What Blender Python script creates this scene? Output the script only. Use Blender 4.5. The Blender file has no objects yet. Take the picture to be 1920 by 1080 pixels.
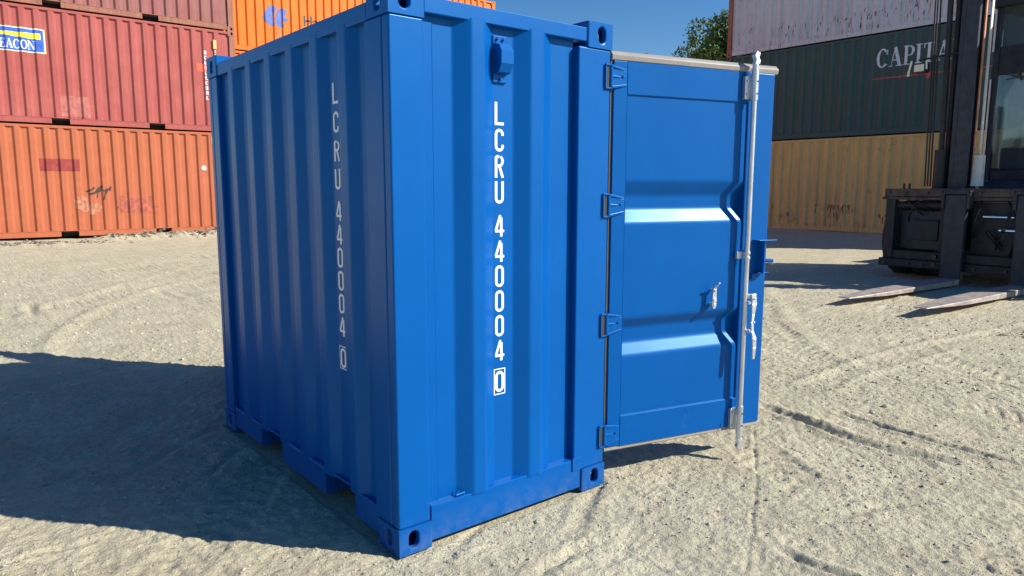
import bpy, bmesh, math, random
import numpy as np
from mathutils import Vector, Matrix
random.seed(7); rng=np.random.default_rng(7)
C=bpy.context.scene.collection; S=bpy.context.scene; R=math.radians

# ------------------------------------------------------------ camera, sky, sun, exposure
cam=bpy.data.objects.new('camera',bpy.data.cameras.new('camera')); C.objects.link(cam); S.camera=cam
yaw,pitch,roll=.6843,.1385,.0013
fw=Vector((math.sin(yaw)*math.cos(pitch),math.cos(yaw)*math.cos(pitch),-math.sin(pitch)))
rt=Vector((math.cos(yaw),-math.sin(yaw),0)); up=rt.cross(fw)
r2=math.cos(roll)*rt+math.sin(roll)*up; u2=-math.sin(roll)*rt+math.cos(roll)*up
CAM=Vector((-1.4248,-2.4891,1.5367))
cam.matrix_world=Matrix.Translation(CAM)@Matrix(((r2.x,u2.x,-fw.x),(r2.y,u2.y,-fw.y),(r2.z,u2.z,-fw.z))).to_4x4()
cam.data.sensor_width=36; cam.data.lens=1350.7/1920*36; cam.data.clip_start=.05; cam.data.clip_end=3000
S.render.resolution_x=1024; S.render.resolution_y=576
SUN_AZ=R(140.3); SUN_EL=R(34)
w=bpy.data.worlds.new('World'); S.world=w; w.use_nodes=True; nt=w.node_tree
sky=nt.nodes.new('ShaderNodeTexSky'); sky.sky_type='NISHITA'; sky.sun_disc=False
sky.sun_elevation=SUN_EL; sky.sun_rotation=SUN_AZ; sky.air_density=1.0; sky.dust_density=.3; sky.ozone_density=3
hs=nt.nodes.new('ShaderNodeHueSaturation'); hs.inputs['Saturation'].default_value=1.36; hs.inputs['Hue'].default_value=.507; nt.links.new(sky.outputs[0],hs.inputs['Color'])
nt.links.new(hs.outputs[0],nt.nodes['Background'].inputs[0]); nt.nodes['Background'].inputs[1].default_value=.084
sl=bpy.data.lights.new('sun','SUN'); sl.energy=5.0; sl.angle=R(.5); sl.color=(1,.955,.87)
sun=bpy.data.objects.new('sun',sl); C.objects.link(sun)
sd=Vector((math.sin(SUN_AZ)*math.cos(SUN_EL),math.cos(SUN_AZ)*math.cos(SUN_EL),math.sin(SUN_EL)))
sun.rotation_euler=sd.to_track_quat('Z','Y').to_euler(); sun.location=sd*30
S.view_settings.view_transform='Standard'; S.view_settings.look='None'; S.view_settings.gamma=1; S.view_settings.exposure=.58

# ------------------------------------------------------------ node helpers
class NB:
    def __init__(s,name):
        s.m=bpy.data.materials.new(name); s.m.use_nodes=True; s.t=s.m.node_tree
        s.p=s.t.nodes['Principled BSDF']; s.tc=s.n('ShaderNodeTexCoord').outputs['Object']
    def n(s,ty,**k):
        o=s.t.nodes.new(ty)
        for a,b in k.items(): setattr(o,a,b)
        return o
    def L(s,a,b): s.t.links.new(a,b)
    def scaled(s,sc,src=None):
        m=s.n('ShaderNodeMapping'); m.inputs['Scale'].default_value=sc; s.L(src or s.tc,m.inputs[0]); return m.outputs[0]
    def noise(s,scale,detail=4,rough=.55,vec=None,dist=0):
        o=s.n('ShaderNodeTexNoise'); o.inputs['Scale'].default_value=scale; o.inputs['Detail'].default_value=detail
        o.inputs['Roughness'].default_value=rough; o.inputs['Distortion'].default_value=dist; s.L(vec or s.tc,o.inputs['Vector']); return o.outputs['Fac']
    def ramp(s,f,stops):
        o=s.n('ShaderNodeValToRGB'); s.L(f,o.inputs[0]); e=o.color_ramp.elements
        while len(e)<len(stops): e.new(.5)
        for i,(p,c) in enumerate(stops):
            e[i].position=p; e[i].color=(c,c,c,1) if not isinstance(c,tuple) else (*c,1)
        return o.outputs[0]
    def mix(s,f,a,b,mode='MIX'):
        o=s.n('ShaderNodeMix',data_type='RGBA',blend_type=mode)
        for i,v in ((0,f),(6,a),(7,b)):
            if isinstance(v,(int,float)): o.inputs[i].default_value=v
            elif isinstance(v,tuple): o.inputs[i].default_value=(*v,1)
            else: s.L(v,o.inputs[i])
        return o.outputs[2]
    def math(s,op,a,b=0,c=None):
        o=s.n('ShaderNodeMath',operation=op)
        for i,v in enumerate((a,b,c)):
            if v is None: continue
            if isinstance(v,(int,float)): o.inputs[i].default_value=v
            else: s.L(v,o.inputs[i])
        return o.outputs[0]
    def bump(s,h,strength,dist,prev=None):
        o=s.n('ShaderNodeBump'); o.inputs['Strength'].default_value=strength; o.inputs['Distance'].default_value=dist
        s.L(h,o.inputs['Height'])
        if prev is not None: s.L(prev,o.inputs['Normal'])
        s.L(o.outputs[0],s.p.inputs['Normal']); return o.outputs[0]
    def base(s,v):
        if isinstance(v,tuple): s.p.inputs['Base Color'].default_value=(*v,1)
        else: s.L(v,s.p.inputs['Base Color'])
    def set(s,**k):
        for a,b in k.items():
            i=s.p.inputs[a.replace('_',' ')]
            if isinstance(b,(int,float)): i.default_value=b
            else: s.L(b,i)
def plain(name,col,rough=.6,metal=0,spec=.5,var=.12,bump=.0):
    b=NB(name); f=b.noise(9,5); c=b.mix(b.ramp(f,[(.35,0.),(.65,1.)]),tuple(x*(1-var) for x in col),tuple(min(1,x*(1+var)) for x in col)); b.base(c)
    b.set(Roughness=rough,Metallic=metal); b.p.inputs['Specular IOR Level'].default_value=spec
    if bump: b.bump(b.noise(120,3),bump,.002)
    return b.m
def weathered(name,col,col2,rust=.5,rough=.55,streak=.5,dirt=(.16,.11,.08),rusty=(.12,.04,.018),rlow=0.):
    b=NB(name)
    f=b.noise(1.3,6,.6); c=b.mix(b.ramp(f,[(.3,0.),(.7,1.)]),col,col2)
    fs=b.noise(3.0,5,.6,b.scaled((3.5,3.5,.22))); c=b.mix(b.math('MULTIPLY',b.ramp(fs,[(.42,0.),(.75,1.)]),streak),c,dirt)
    fade=b.noise(6,7,.7,b.scaled((1,1,.5))); c=b.mix(b.math('MULTIPLY',b.ramp(fade,[(.5,0.),(.72,1.)]),.28),c,tuple(min(1,x*1.25+.03) for x in col))
    # rust: small blotches pulled down into runs
    r1=b.noise(5.0,8,.72,b.scaled((2.6,2.6,.75)),.3); r2=b.noise(.9,3,.5)
    thr=b.math('MULTIPLY',b.ramp(r1,[(.60,0.),(.66,1.)]),b.ramp(r2,[(.45,0.),(.6,1.)]))
    if rlow:
        sep=b.n('ShaderNodeSeparateXYZ'); b.L(b.tc,sep.inputs[0]); z=sep.outputs['Z']
        low=b.ramp(b.math('DIVIDE',z,2.6),[(.08,1.),(.42,0.)])
        r3=b.ramp(b.noise(4.2,9,.75,b.scaled((3.0,3.0,.8))),[(.57,0.),(.63,1.)])
        thr=b.math('MAXIMUM',thr,b.math('MULTIPLY',b.math('MULTIPLY',r3,low),rlow))
    c=b.mix(b.math('MULTIPLY',thr,rust),c,rusty)
    b.base(c); b.set(Roughness=rough); b.p.inputs['Specular IOR Level'].default_value=.3
    bp=b.bump(b.noise(2.2,3,.5),.25,.02); b.bump(b.noise(60,3),.12,.004,bp)
    return b.m

# ------------------------------------------------------------ materials
def blue_paint(name='blue_paint'):
    b=NB(name); f=b.noise(2.2,4)
    c=b.mix(b.ramp(f,[(.3,0.),(.7,1.)]),(.0,.076,.305),(.0,.086,.34))
    # dust thrown up on the lowest rails, and a few dull rub marks
    sep=b.n('ShaderNodeSeparateXYZ'); b.L(b.n('ShaderNodeNewGeometry').outputs['Position'],sep.inputs[0])
    low=b.ramp(sep.outputs['Z'],[(.0,1.),(.16,0.)]); ds=b.math('MULTIPLY',low,b.ramp(b.noise(14,6,.7),[(.38,0.),(.72,1.)]))
    c=b.mix(b.math('MULTIPLY',ds,.14),c,(.42,.38,.28))
    rub=b.ramp(b.noise(3.2,9,.8,b.scaled((1,1,.35))),[(.66,0.),(.72,1.)]); c=b.mix(b.math('MULTIPLY',rub,.16),c,(.25,.36,.55)); b.base(c)
    rr=b.math('MULTIPLY_ADD',b.noise(3.5,5,.6),.10,.29); b.set(Roughness=rr)
    b.p.inputs['Specular IOR Level'].default_value=.36; b.p.inputs['Specular Tint'].default_value=(.30,.74,1,1)
    bp=b.bump(b.noise(2.4,2,.4),.2,.010); b.bump(b.noise(220,2),.06,.001,bp)
    return b.m
M={}
M['blue']=blue_paint()
M['white']=plain('white_lettering',(.82,.84,.86),.45,var=.02)
M['zinc']=plain('galvanised_steel',(.62,.64,.66),.38,.75,var=.1,bump=.3)
M['rubber']=plain('sunlit_grey_rubber',(.30,.275,.25),.55,var=.1)  # seal rubber, colour lightened to stand in for sun on it
M['rubberd']=plain('dark_rubber',(.10,.095,.09),.6)  # same seal without the painted sun, for the hinge gap
M['darkint']=plain('dark_underside_and_slot_shade',(.03,.03,.03),.8)  # undersides, and the painted shade of the hinge notches
M['ply']=plain('plywood_floor',(.22,.13,.07),.6)
M['blackhole']=plain('pocket_shade',(.015,.015,.015),.9)  # near-black colour stands in for shade inside the fork pockets
M['orange1']=weathered('salmon_orange_paint',(.43,.122,.056),(.39,.108,.047),.35,.6,.35,(.38,.13,.07))
M['red']=weathered('faded_red_paint',(.33,.070,.062),(.40,.105,.09),.4,.6,.45,(.22,.06,.05))
M['red2']=weathered('dull_maroon_paint',(.25,.075,.072),(.32,.12,.11),.7,.6,.7,(.24,.14,.12))
M['orange2']=weathered('bright_orange_paint',(.70,.17,.012),(.64,.15,.010),.3,.55,.25,(.5,.16,.03))
M['orange3']=weathered('deep_orange_paint',(.66,.16,.03),(.6,.14,.03),.3,.55,.25,(.4,.1,.03))
M['rustpost']=weathered('brown_frame_paint',(.36,.15,.10),(.30,.12,.08),.8,.7,.7,(.14,.07,.05))
M['whitec']=weathered('grey_white_paint',(.60,.62,.66),(.53,.56,.60),.9,.55,.35,(.36,.27,.24),rlow=.9)
M['green']=weathered('dark_green_paint',(.036,.095,.092),(.046,.11,.105),.5,.6,.5,(.10,.075,.06))
M['tan']=weathered('ochre_tan_paint',(.74,.52,.20),(.66,.46,.175),.9,.6,.45,(.30,.18,.09),(.13,.04,.02),rlow=.75)
M['sblue']=plain('sign_blue',(.03,.11,.55),.5,var=.35)
M['syel']=plain('sign_yellow',(.85,.72,.05),.5,var=.2)
M['maroon']=plain('maroon_patch',(.27,.035,.03),.6,var=.2)
M['redp']=plain('bright_red_patch',(.75,.10,.05),.6,var=.15)
M['palered']=plain('pale_red_patch',(.40,.12,.10),.6,var=.2)
M['graf']=plain('black_spray',(.06,.035,.03),.7,var=.4)
M['ghost']=plain('faded_brown_patch',(.36,.09,.055),.6,var=.35)
M['ghost2']=plain('pale_scuff',(.44,.18,.10),.6,var=.3)
M['logob']=plain('logo_blue',(.10,.15,.42),.5,var=.15)
M['navy']=plain('navy_letter',(.03,.03,.045),.5,var=.2)
M['underl']=plain('red_underline',(.55,.06,.07),.5,var=.2)
M['cletter']=plain('pale_letter',(.66,.68,.74),.5,var=.12)
M['fl']=plain('forklift_charcoal_paint',(.022,.022,.025),.55,0,.4,var=.35,bump=.2)
M['fl2']=plain('forklift_navy_paint',(.026,.031,.044),.5,0,.4,var=.3,bump=.2)
M['flr']=plain('forklift_worn_steel',(.095,.07,.058),.6,.3,.4,var=.4,bump=.4)
M['forks']=plain('bare_fork_steel',(.42,.36,.32),.5,.35,var=.25,bump=.4)
M['flo']=plain('mast_sun_streak_orange',(.62,.24,.13),.6,var=.2)  # orange put in for the sunlit streak inside the mast
M['flw']=plain('cream_bracket_and_sun_streak',(.75,.74,.66),.5,var=.08)  # brackets, and the painted pale sun streak inside the mast
M['chrome']=plain('chrome_rod',(.7,.72,.75),.15,1.0,var=.03)
M['tyre']=plain('black_tyre_rubber',(.025,.025,.025),.85,var=.3,bump=.5)
M['hose']=plain('black_hose',(.012,.012,.014),.5)
M['seat']=plain('seat_fabric',(.04,.05,.06),.9)
M['lime']=plain('hi_vis_green',(.30,.62,.08),.7)
b=NB('cab_glass'); b.base((.46,.56,.60)); b.set(Roughness=.03); b.p.inputs['Transmission Weight'].default_value=.92; b.p.inputs['IOR'].default_value=1.25; M['glass']=b.m
b=NB('lamp_lens'); b.base((.7,.65,.5)); b.set(Roughness=.2); M['lens']=b.m
# sandy dirt
b=NB('sandy_dirt')
big=b.noise(.35,5,.6); mid=b.noise(4,6,.65); fine=b.noise(55,6,.75); sp=b.noise(150,3,.6)
c=b.mix(b.ramp(big,[(.3,0.),(.7,1.)]),(.455,.412,.285),(.515,.468,.322))
c=b.mix(b.ramp(mid,[(.35,0.),(.7,1.)]),c,(.58,.525,.37))
patch=b.ramp(b.noise(1.5,5,.65,dist=.6),[(.38,.25),(.6,1.)]); c=b.mix(b.math('MULTIPLY',b.ramp(fine,[(.30,.9),(.47,0.)]),patch),c,(.20,.18,.135))
c=b.mix(b.ramp(sp,[(.62,0.),(.75,.55)]),c,(.56,.53,.43))
vo=b.n('ShaderNodeTexVoronoi'); vo.inputs['Scale'].default_value=38; b.L(b.tc,vo.inputs['Vector'])
pk=b.ramp(b.noise(7,4),[(.45,0.),(.65,1.)])
peb=b.math('MULTIPLY',b.ramp(vo.outputs['Distance'],[(.10,1.),(.30,0.)]),pk)
c=b.mix(b.math('MULTIPLY',peb,.25),c,(.30,.28,.23))
b.base(c); b.set(Roughness=.95); b.p.inputs['Specular IOR Level'].default_value=.15
cl=b.noise(26,5,.7)
p1=b.bump(b.ramp(cl,[(.3,0.),(.7,1.)]),.6,.02); p2=b.bump(b.math('MULTIPLY',fine,patch),.95,.012,p1); b.bump(peb,.6,.008,p2)
M['dirt']=b.m
M['rustd']=plain('deep_rust',(.16,.05,.03),.9,var=.4)
M['rust']=plain('dark_rust',(.24,.10,.06),.9,var=.4)
M['stone']=plain('gravel_stone',(.44,.40,.30),.9,var=.35,bump=.4)
M['stone2']=plain('dark_rubble',(.20,.18,.145),.9,var=.4,bump=.5)
M['bark']=plain('bark',(.10,.075,.05),.9,var=.3,bump=.6)
def leafm(name,a,c2):
    b=NB(name); oi=b.noise(1.2,3); b.base(b.mix(b.ramp(oi,[(.35,0.),(.65,1.)]),a,c2)); b.set(Roughness=.6); b.p.inputs['Specular IOR Level'].default_value=.3
    return b.m
M['leaf']=leafm('leaf_green',(.065,.115,.025),(.12,.175,.045)); M['leaf2']=leafm('leaf_yellow_green',(.17,.18,.03),(.24,.23,.05))

# ------------------------------------------------------------ mesh helpers
def link(o,parent=None):
    C.objects.link(o)
    if parent: o.parent=parent
    return o
def mesh_obj(name,verts,faces,mat,parent=None,smooth=None,bevel=0,seg=2):
    me=bpy.data.meshes.new(name); me.from_pydata([tuple(v) for v in verts],[],faces); me.materials.append(M[mat] if isinstance(mat,str) else mat)
    me.update()
    if smooth is not None:
        me.polygons.foreach_set('use_smooth',[True]*len(me.polygons)); me.set_sharp_from_angle(angle=R(smooth))
    o=bpy.data.objects.new(name,me); link(o,parent)
    if bevel:
        md=o.modifiers.new('bevel','BEVEL'); md.width=bevel; md.segments=seg; md.limit_method='ANGLE'; md.angle_limit=R(40); md.harden_normals=False
    return o
class MB:
    def __init__(s): s.v=[]; s.f=[]
    def add(s,vs,fs):
        k=len(s.v); s.v+=[tuple(v) for v in vs]; s.f+=[tuple(i+k for i in f) for f in fs]; return s
    def box(s,x0,x1,y0,y1,z0,z1):
        vs=[(x,y,z) for z in (z0,z1) for y in (y0,y1) for x in (x0,x1)]
        return s.add(vs,[(0,2,3,1),(4,5,7,6),(0,1,5,4),(2,6,7,3),(0,4,6,2),(1,3,7,5)])
    def hexa(s,bot,top):   # two quads of 3D points, same winding
        return s.add(list(bot)+list(top),[(3,2,1,0),(4,5,6,7)]+[(i,(i+1)%4,(i+1)%4+4,i+4) for i in range(4)])
    def prism(s,poly,axis,a,b_):   # poly of 2D points extruded along axis
        n=len(poly)
        def mk(p,t):
            return {'x':(t,p[0],p[1]),'y':(p[0],t,p[1]),'z':(p[0],p[1],t)}[axis]
        vs=[mk(p,a) for p in poly]+[mk(p,b_) for p in poly]
        return s.add(vs,[tuple(range(n))[::-1],tuple(range(n,2*n))]+[(i,(i+1)%n,(i+1)%n+n,i+n) for i in range(n)])
    def tube(s,p0,p1,r,r1=None,n=14,cap=True):
        p0=Vector(p0); p1=Vector(p1); r1=r if r1 is None else r1; d=(p1-p0).normalized()
        a=d.orthogonal().normalized(); bb=d.cross(a); vs=[]
        for p,rr in ((p0,r),(p1,r1)):
            vs+=[p+rr*(math.cos(2*math.pi*i/n)*a+math.sin(2*math.pi*i/n)*bb) for i in range(n)]
        fs=[(i,(i+1)%n,(i+1)%n+n,i+n) for i in range(n)]
        if cap: fs+=[tuple(range(n))[::-1],tuple(range(n,2*n))]
        return s.add(vs,fs)
    def build(s,name,mat,parent=None,**k): return mesh_obj(name,s.v,s.f,mat,parent,**k)
def fixn(o):
    bm=bmesh.new(); bm.from_mesh(o.data); bmesh.ops.recalc_face_normals(bm,faces=bm.faces); bm.to_mesh(o.data); bm.free(); return o
def empty(name,loc=(0,0,0),rz=0):
    o=bpy.data.objects.new(name,None); o.empty_display_size=.3; link(o); o.location=loc; o.rotation_euler=(0,0,rz); return o
def tag(o,label=None,cat=None,group=None,kind=None):
    for k,v in (('label',label),('category',cat),('group',group),('kind',kind)):
        if v: o[k]=v
    return o

# ---- profiles --------------------------------------------------------------
def rounded(prof,r=.007,n=3):
    out=[prof[0]]
    for i in range(1,len(prof)-1):
        a,p,c=(np.array(prof[j],float) for j in (i-1,i,i+1))
        u=(a-p)/np.linalg.norm(a-p); v=(c-p)/np.linalg.norm(c-p)
        if abs(np.dot(u,v)+1)<1e-4: out.append(tuple(p)); continue
        rr=min(r,.4*np.linalg.norm(a-p),.4*np.linalg.norm(c-p)); A=p+u*rr; B=p+v*rr
        for k in range(n+1):
            t=k/n; out.append(tuple((1-t)**2*A+2*t*(1-t)*p+t*t*B))
    out.append(prof[-1]); return out
def iso_profile(x0,x1,pitch=.278,proud=.072,slope=.068,rec=.070,d0=.0,d1=.036,start=.09):
    p=[(x0,d1)]; x=x0+start
    while x+slope*2+proud<x1-.04:
        p+=[(x,d1),(x+slope,d0),(x+slope+proud,d0),(x+2*slope+proud,d1)]; x+=pitch
    p.append((x1,d1)); return p
def sheet(name,prof,z0,z1,fn,mat,parent,thick=.002,r=.007,smooth=None,nseg=1,wob=0):
    pr=rounded(prof,r); n=len(pr); zs=[z0+(z1-z0)*i/nseg for i in range(nseg+1)]
    vs=[]
    for z in zs:
        for (t,d) in pr:
            vs.append(fn(t,d+(wob*math.sin(t*2.1+z*1.3)*math.sin(t*.7-z*2.2) if wob else 0),z))
    fs=[(j*n+i,j*n+i+1,(j+1)*n+i+1,(j+1)*n+i) for j in range(nseg) for i in range(n-1)]
    o=mesh_obj(name,vs,fs,mat,parent,smooth=smooth)
    md=o.modifiers.new('solid','SOLIDIFY'); md.thickness=thick; md.offset=0
    return o
def depth_at(prof,x):
    return float(np.interp(x,[p[0] for p in prof],[p[1] for p in prof]))

# ---- 2D lettering ------------------------------------------------------------
def stroke(pts,wd,closed=False):
    P=[np.array(p,float) for p in pts]; n=len(P); L=[];Rr=[]
    for i in range(n):
        a=P[i-1] if (i>0 or closed) else None; c=P[(i+1)%n] if (i<n-1 or closed) else None
        d1=(P[i]-a)/np.linalg.norm(P[i]-a) if a is not None else None
        d2=(c-P[i])/np.linalg.norm(c-P[i]) if c is not None else None
        if d1 is None: d1=d2
        if d2 is None: d2=d1
        m=np.array([-(d1+d2)[1],(d1+d2)[0]]); nm=np.linalg.norm(m)
        m=m/nm if nm>1e-6 else np.array([-d1[1],d1[0]])
        k=wd/2/max(.35,np.dot(m,np.array([-d1[1],d1[0]])))
        L.append(P[i]+m*k); Rr.append(P[i]-m*k)
    q=[]
    for i in range(n if closed else n-1):
        j=(i+1)%n; q.append([tuple(Rr[i]),tuple(Rr[j]),tuple(L[j]),tuple(L[i])])
    return q
def arc(cx,cy,rx,ry,a0,a1,n=8):
    return [(cx+rx*math.cos(R(a0+(a1-a0)*i/n)),cy+ry*math.sin(R(a0+(a1-a0)*i/n))) for i in range(n+1)]
def gothic(ch,wd=.46,t=.125):
    h=t/2; W_=wd-h; m=wd/2; r=m-h; top=1-h-r; bot=h+r
    if ch=='L': return stroke([(h,1),(h,h),(wd,h)],t)
    if ch=='C': return stroke([(W_,.70)]+arc(m,top,r,r,0,180)+arc(m,bot,r,r,180,360)+[(W_,.30)],t)
    if ch=='U': return stroke([(h,1)]+arc(m,bot,r,r,180,360)+[(W_,1)],t)
    if ch=='0': return stroke(arc(m,top,r,r,0,180)+arc(m,bot,r,r,180,360),t,True)
    if ch=='4': return stroke([(W_-.07,0),(W_-.07,.86)],t)+stroke([(W_-.12,.97),(h*.7,.28)],t*.95)+stroke([(h*.2,.25),(wd+.02,.25)],t*.9)
    if ch=='R': return stroke([(h,0),(h,1-h)],t)+stroke([(h,1-h),(m,1-h)]+arc(m,1-h-.205,r,.205,90,-90)+[(h,1-h-.41)],t*.95)+stroke([(m,.52),(W_+.01,0)],t)
    return []
def ring(cx,cy,rx,ry,ix,iy,a0=0,a1=360,n=22):
    o=arc(cx,cy,rx,ry,a0,a1,n); i_=arc(cx,cy,ix,iy,a0,a1,n)
    return [[o[k],o[k+1],i_[k+1],i_[k]] for k in range(n)]
def bar(x0,x1,y0,y1): return [[(x0,y0),(x1,y0),(x1,y1),(x0,y1)]]
def serif(ch):
    T=.17; s=.055
    if ch=='I': return .40,bar(.115,.285,0,1)+bar(.02,.38,0,s)+bar(.02,.38,1-s,1)
    if ch=='L': return .66,bar(.11,.28,0,1)+bar(.02,.38,1-s,1)+bar(.02,.62,0,s)+bar(.55,.62,0,.26)
    if ch=='T': return .74,bar(.28,.45,0,1)+bar(.17,.56,0,s)+bar(.02,.71,1-s,1)+bar(.02,.08,.76,1)+bar(.65,.71,.76,1)
    if ch=='P': return .70,bar(.11,.28,0,1)+bar(.02,.40,0,s)+bar(.02,.3,1-s,1)+ring(.34,.73,.31,.27,.14,.21,90,-90)+bar(.26,.34,.46,.52)+bar(.26,.34,.94,1)
    if ch=='B': return .72,bar(.11,.28,0,1)+bar(.02,.3,0,s)+bar(.02,.3,1-s,1)+ring(.34,.76,.28,.24,.12,.19,90,-90)+ring(.34,.27,.33,.27,.16,.21,90,-90)+bar(.26,.34,.94,1)+bar(.26,.34,.50,.56)+bar(.26,.34,0,.06)
    if ch=='E': return .68,bar(.11,.28,0,1)+bar(.02,.63,0,s)+bar(.02,.6,1-s,1)+bar(.27,.46,.49,.49+s)+bar(.42,.46,.38,.65)+bar(.57,.63,0,.25)+bar(.54,.6,.78,1)
    if ch=='A': return .84,stroke([(.40,1),(.66,.02)],.17)+stroke([(.41,.98),(.14,.02)],.06)+bar(.22,.57,.30,.30+s)+bar(.01,.27,0,s)+bar(.48,.84,0,s)
    if ch=='N': return .90,stroke([(.17,.97),(.72,.03)],.15)+bar(.12,.18,0,1)+bar(.70,.76,0,1)+bar(.01,.29,0,s)+bar(.01,.2,1-s,1)+bar(.59,.88,1-s,1)
    if ch=='O': return .84,ring(.42,.5,.40,.515,.22,.44)
    if ch=='C': return .78,ring(.42,.5,.40,.515,.22,.44,42,318)+bar(.66,.72,.66,.92)
    return .4,[]
def fontpolys(body,size,bold=.0):
    cu=bpy.data.curves.new('t','FONT'); cu.body=body; cu.size=size; cu.offset=bold; cu.resolution_u=3
    o=bpy.data.objects.new('t',cu); C.objects.link(o); dg=bpy.context.evaluated_depsgraph_get(); me=bpy.data.meshes.new_from_object(o.evaluated_get(dg))
    out=[[(me.vertices[i].co.x,me.vertices[i].co.y) for i in p.vertices] for p in me.polygons]
    bpy.data.objects.remove(o); bpy.data.curves.remove(cu); bpy.data.meshes.remove(me); return out
def xf(polys,sx,sz,ox,oz): return [[(x*sx+ox,z*sz+oz) for x,z in q] for q in polys]
def decal(name,polys,prof,fn,mat,parent,eps=.006):
    """flat polygons laid over a corrugated profile, cut where the sheet folds"""
    bm=bmesh.new()
    for i,q in enumerate(polys):
        try: bm.faces.new([bm.verts.new((x,0,z)) for x,z in q])
        except ValueError: pass
    xs=[v.co.x for v in bm.verts]; lo,hi=min(xs),max(xs)
    pr=rounded(prof,.007)
    for (t,d) in pr:
        if lo<t<hi: bmesh.ops.bisect_plane(bm,geom=bm.verts[:]+bm.edges[:]+bm.faces[:],plane_co=(t,0,0),plane_no=(1,0,0))
    bm.faces.ensure_lookup_table()
    for v in bm.verts: v.co.y=depth_at(pr,v.co.x)
    vs=[];fs=[]
    for k,f in enumerate(bm.faces):
        e=eps+.00002*(k%20); i0=len(vs); vs+=[fn(v.co.x,v.co.y-e,v.co.z) for v in f.verts]; fs.append(tuple(range(i0,len(vs))))
    bm.free(); return mesh_obj(name,vs,fs,mat,parent)

# ---- corner casting with oval holes -----------------------------------------
def oval(cx,cy,w_,h_,n=20):
    r=w_/2; k=h_/2-r
    return arc(cx,cy+k,r,r,0,180,n//2)+arc(cx,cy-k,r,r,180,360,n//2)
def holed_plate(bm_v,bm_f,rect,hole,fn,depth):
    """rect (u0,u1,v0,v1), hole = list of 2D points; fn(u,v,d)->3D"""
    u0,u1,v0,v1=rect; n=len(hole); k=len(bm_v)
    cu=sum(p[0] for p in hole)/n; cv=sum(p[1] for p in hole)/n
    outer=[]
    for (u,v) in hole:                       # project hole point outward onto the rectangle
        du,dv=u-cu,v-cv; t=1e9
        if du>1e-9: t=min(t,(u1-cu)/du)
        if du<-1e-9: t=min(t,(u0-cu)/du)
        if dv>1e-9: t=min(t,(v1-cv)/dv)
        if dv<-1e-9: t=min(t,(v0-cv)/dv)
        outer.append((cu+du*t,cv+dv*t))
    cr=[(u0,v0),(u1,v0),(u1,v1),(u0,v1)]
    for c in cr:                              # snap the closest outer point to each corner
        j=min(range(n),key=lambda i:(outer[i][0]-c[0])**2+(outer[i][1]-c[1])**2); outer[j]=c
    bm_v+= [fn(u,v,0) for u,v in outer]+[fn(u,v,0) for u,v in hole]+[fn(u,v,depth) for u,v in hole]
    for i in range(n):
        j=(i+1)%n; bm_f.append((k+i,k+j,k+n+j,k+n+i)); bm_f.append((k+n+i,k+n+j,k+2*n+j,k+2*n+i))
_cast={}
def casting(parent,cx,cy,cz,sx,sy,top,mat,lx=.178,ly=.162,h=.118,bev=.007,simple=False):
    """corner at (cx,cy,cz); body extends sx,sy directions; outer faces holed"""
    key=(sx,sy,top,str(mat),lx,ly,simple)
    if key not in _cast:
        v=[];f=[]
        x0,x1=(0,lx) if sx>0 else (-lx,0); y0,y1=(0,ly) if sy>0 else (-ly,0)
        yo=0; n=12 if simple else 20
        # long side (normal y)
        hx=(x0+x1)/2+(-.01*sx)
        holed_plate(v,f,(x0,x1,0,h),oval(hx,h/2+(.003),.050,.075,n),lambda a,b_,d:(a,d*sy,b_),.028)
        hy=(y0+y1)/2
        holed_plate(v,f,(y0,y1,0,h),oval(hy,h/2,.045,.072,n),lambda a,b_,d:(d*sx,a,b_),.028)
        if top: holed_plate(v,f,(x0,x1,y0,y1),oval((x0+x1)/2,(y0+y1)/2,.065,.11,n),lambda a,b_,d:(a,b_,h-d),.028)
        else: k=len(v); v+=[(x0,y0,h),(x1,y0,h),(x1,y1,h),(x0,y1,h)]; f.append((k,k+1,k+2,k+3))
        for (a,b_) in (((x1 if sx>0 else x0),0),):
            k=len(v); v+=[(a,y0,0),(a,y1,0),(a,y1,h),(a,y0,h)]; f.append((k,k+1,k+2,k+3))
        yb=y1 if sy>0 else y0
        k=len(v); v+=[(x0,yb,0),(x1,yb,0),(x1,yb,h),(x0,yb,h)]; f.append((k,k+1,k+2,k+3))
        k=len(v); v+=[(x0,y0,0),(x1,y0,0),(x1,y1,0),(x0,y1,0)]; f.append((k,k+3,k+2,k+1))
        bm=bmesh.new(); vv=[bm.verts.new(p) for p in v]
        for q in f:
            try: bm.faces.new([vv[i] for i in q])
            except ValueError: pass
        bmesh.ops.remove_doubles(bm,verts=bm.verts,dist=.0008); bmesh.ops.recalc_face_normals(bm,faces=bm.faces)
        me=bpy.data.meshes.new('corner_casting'); bm.to_mesh(me); bm.free(); me.materials.append(M[mat]); _cast[key]=me
    o=bpy.data.objects.new('corner_casting',_cast[key]); link(o,parent); o.location=(cx,cy,cz)
    if bev and not simple:
        md=o.modifiers.new('bevel','BEVEL'); md.width=bev; md.segments=2; md.limit_method='ANGLE'; md.angle_limit=R(50)
    return o

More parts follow.
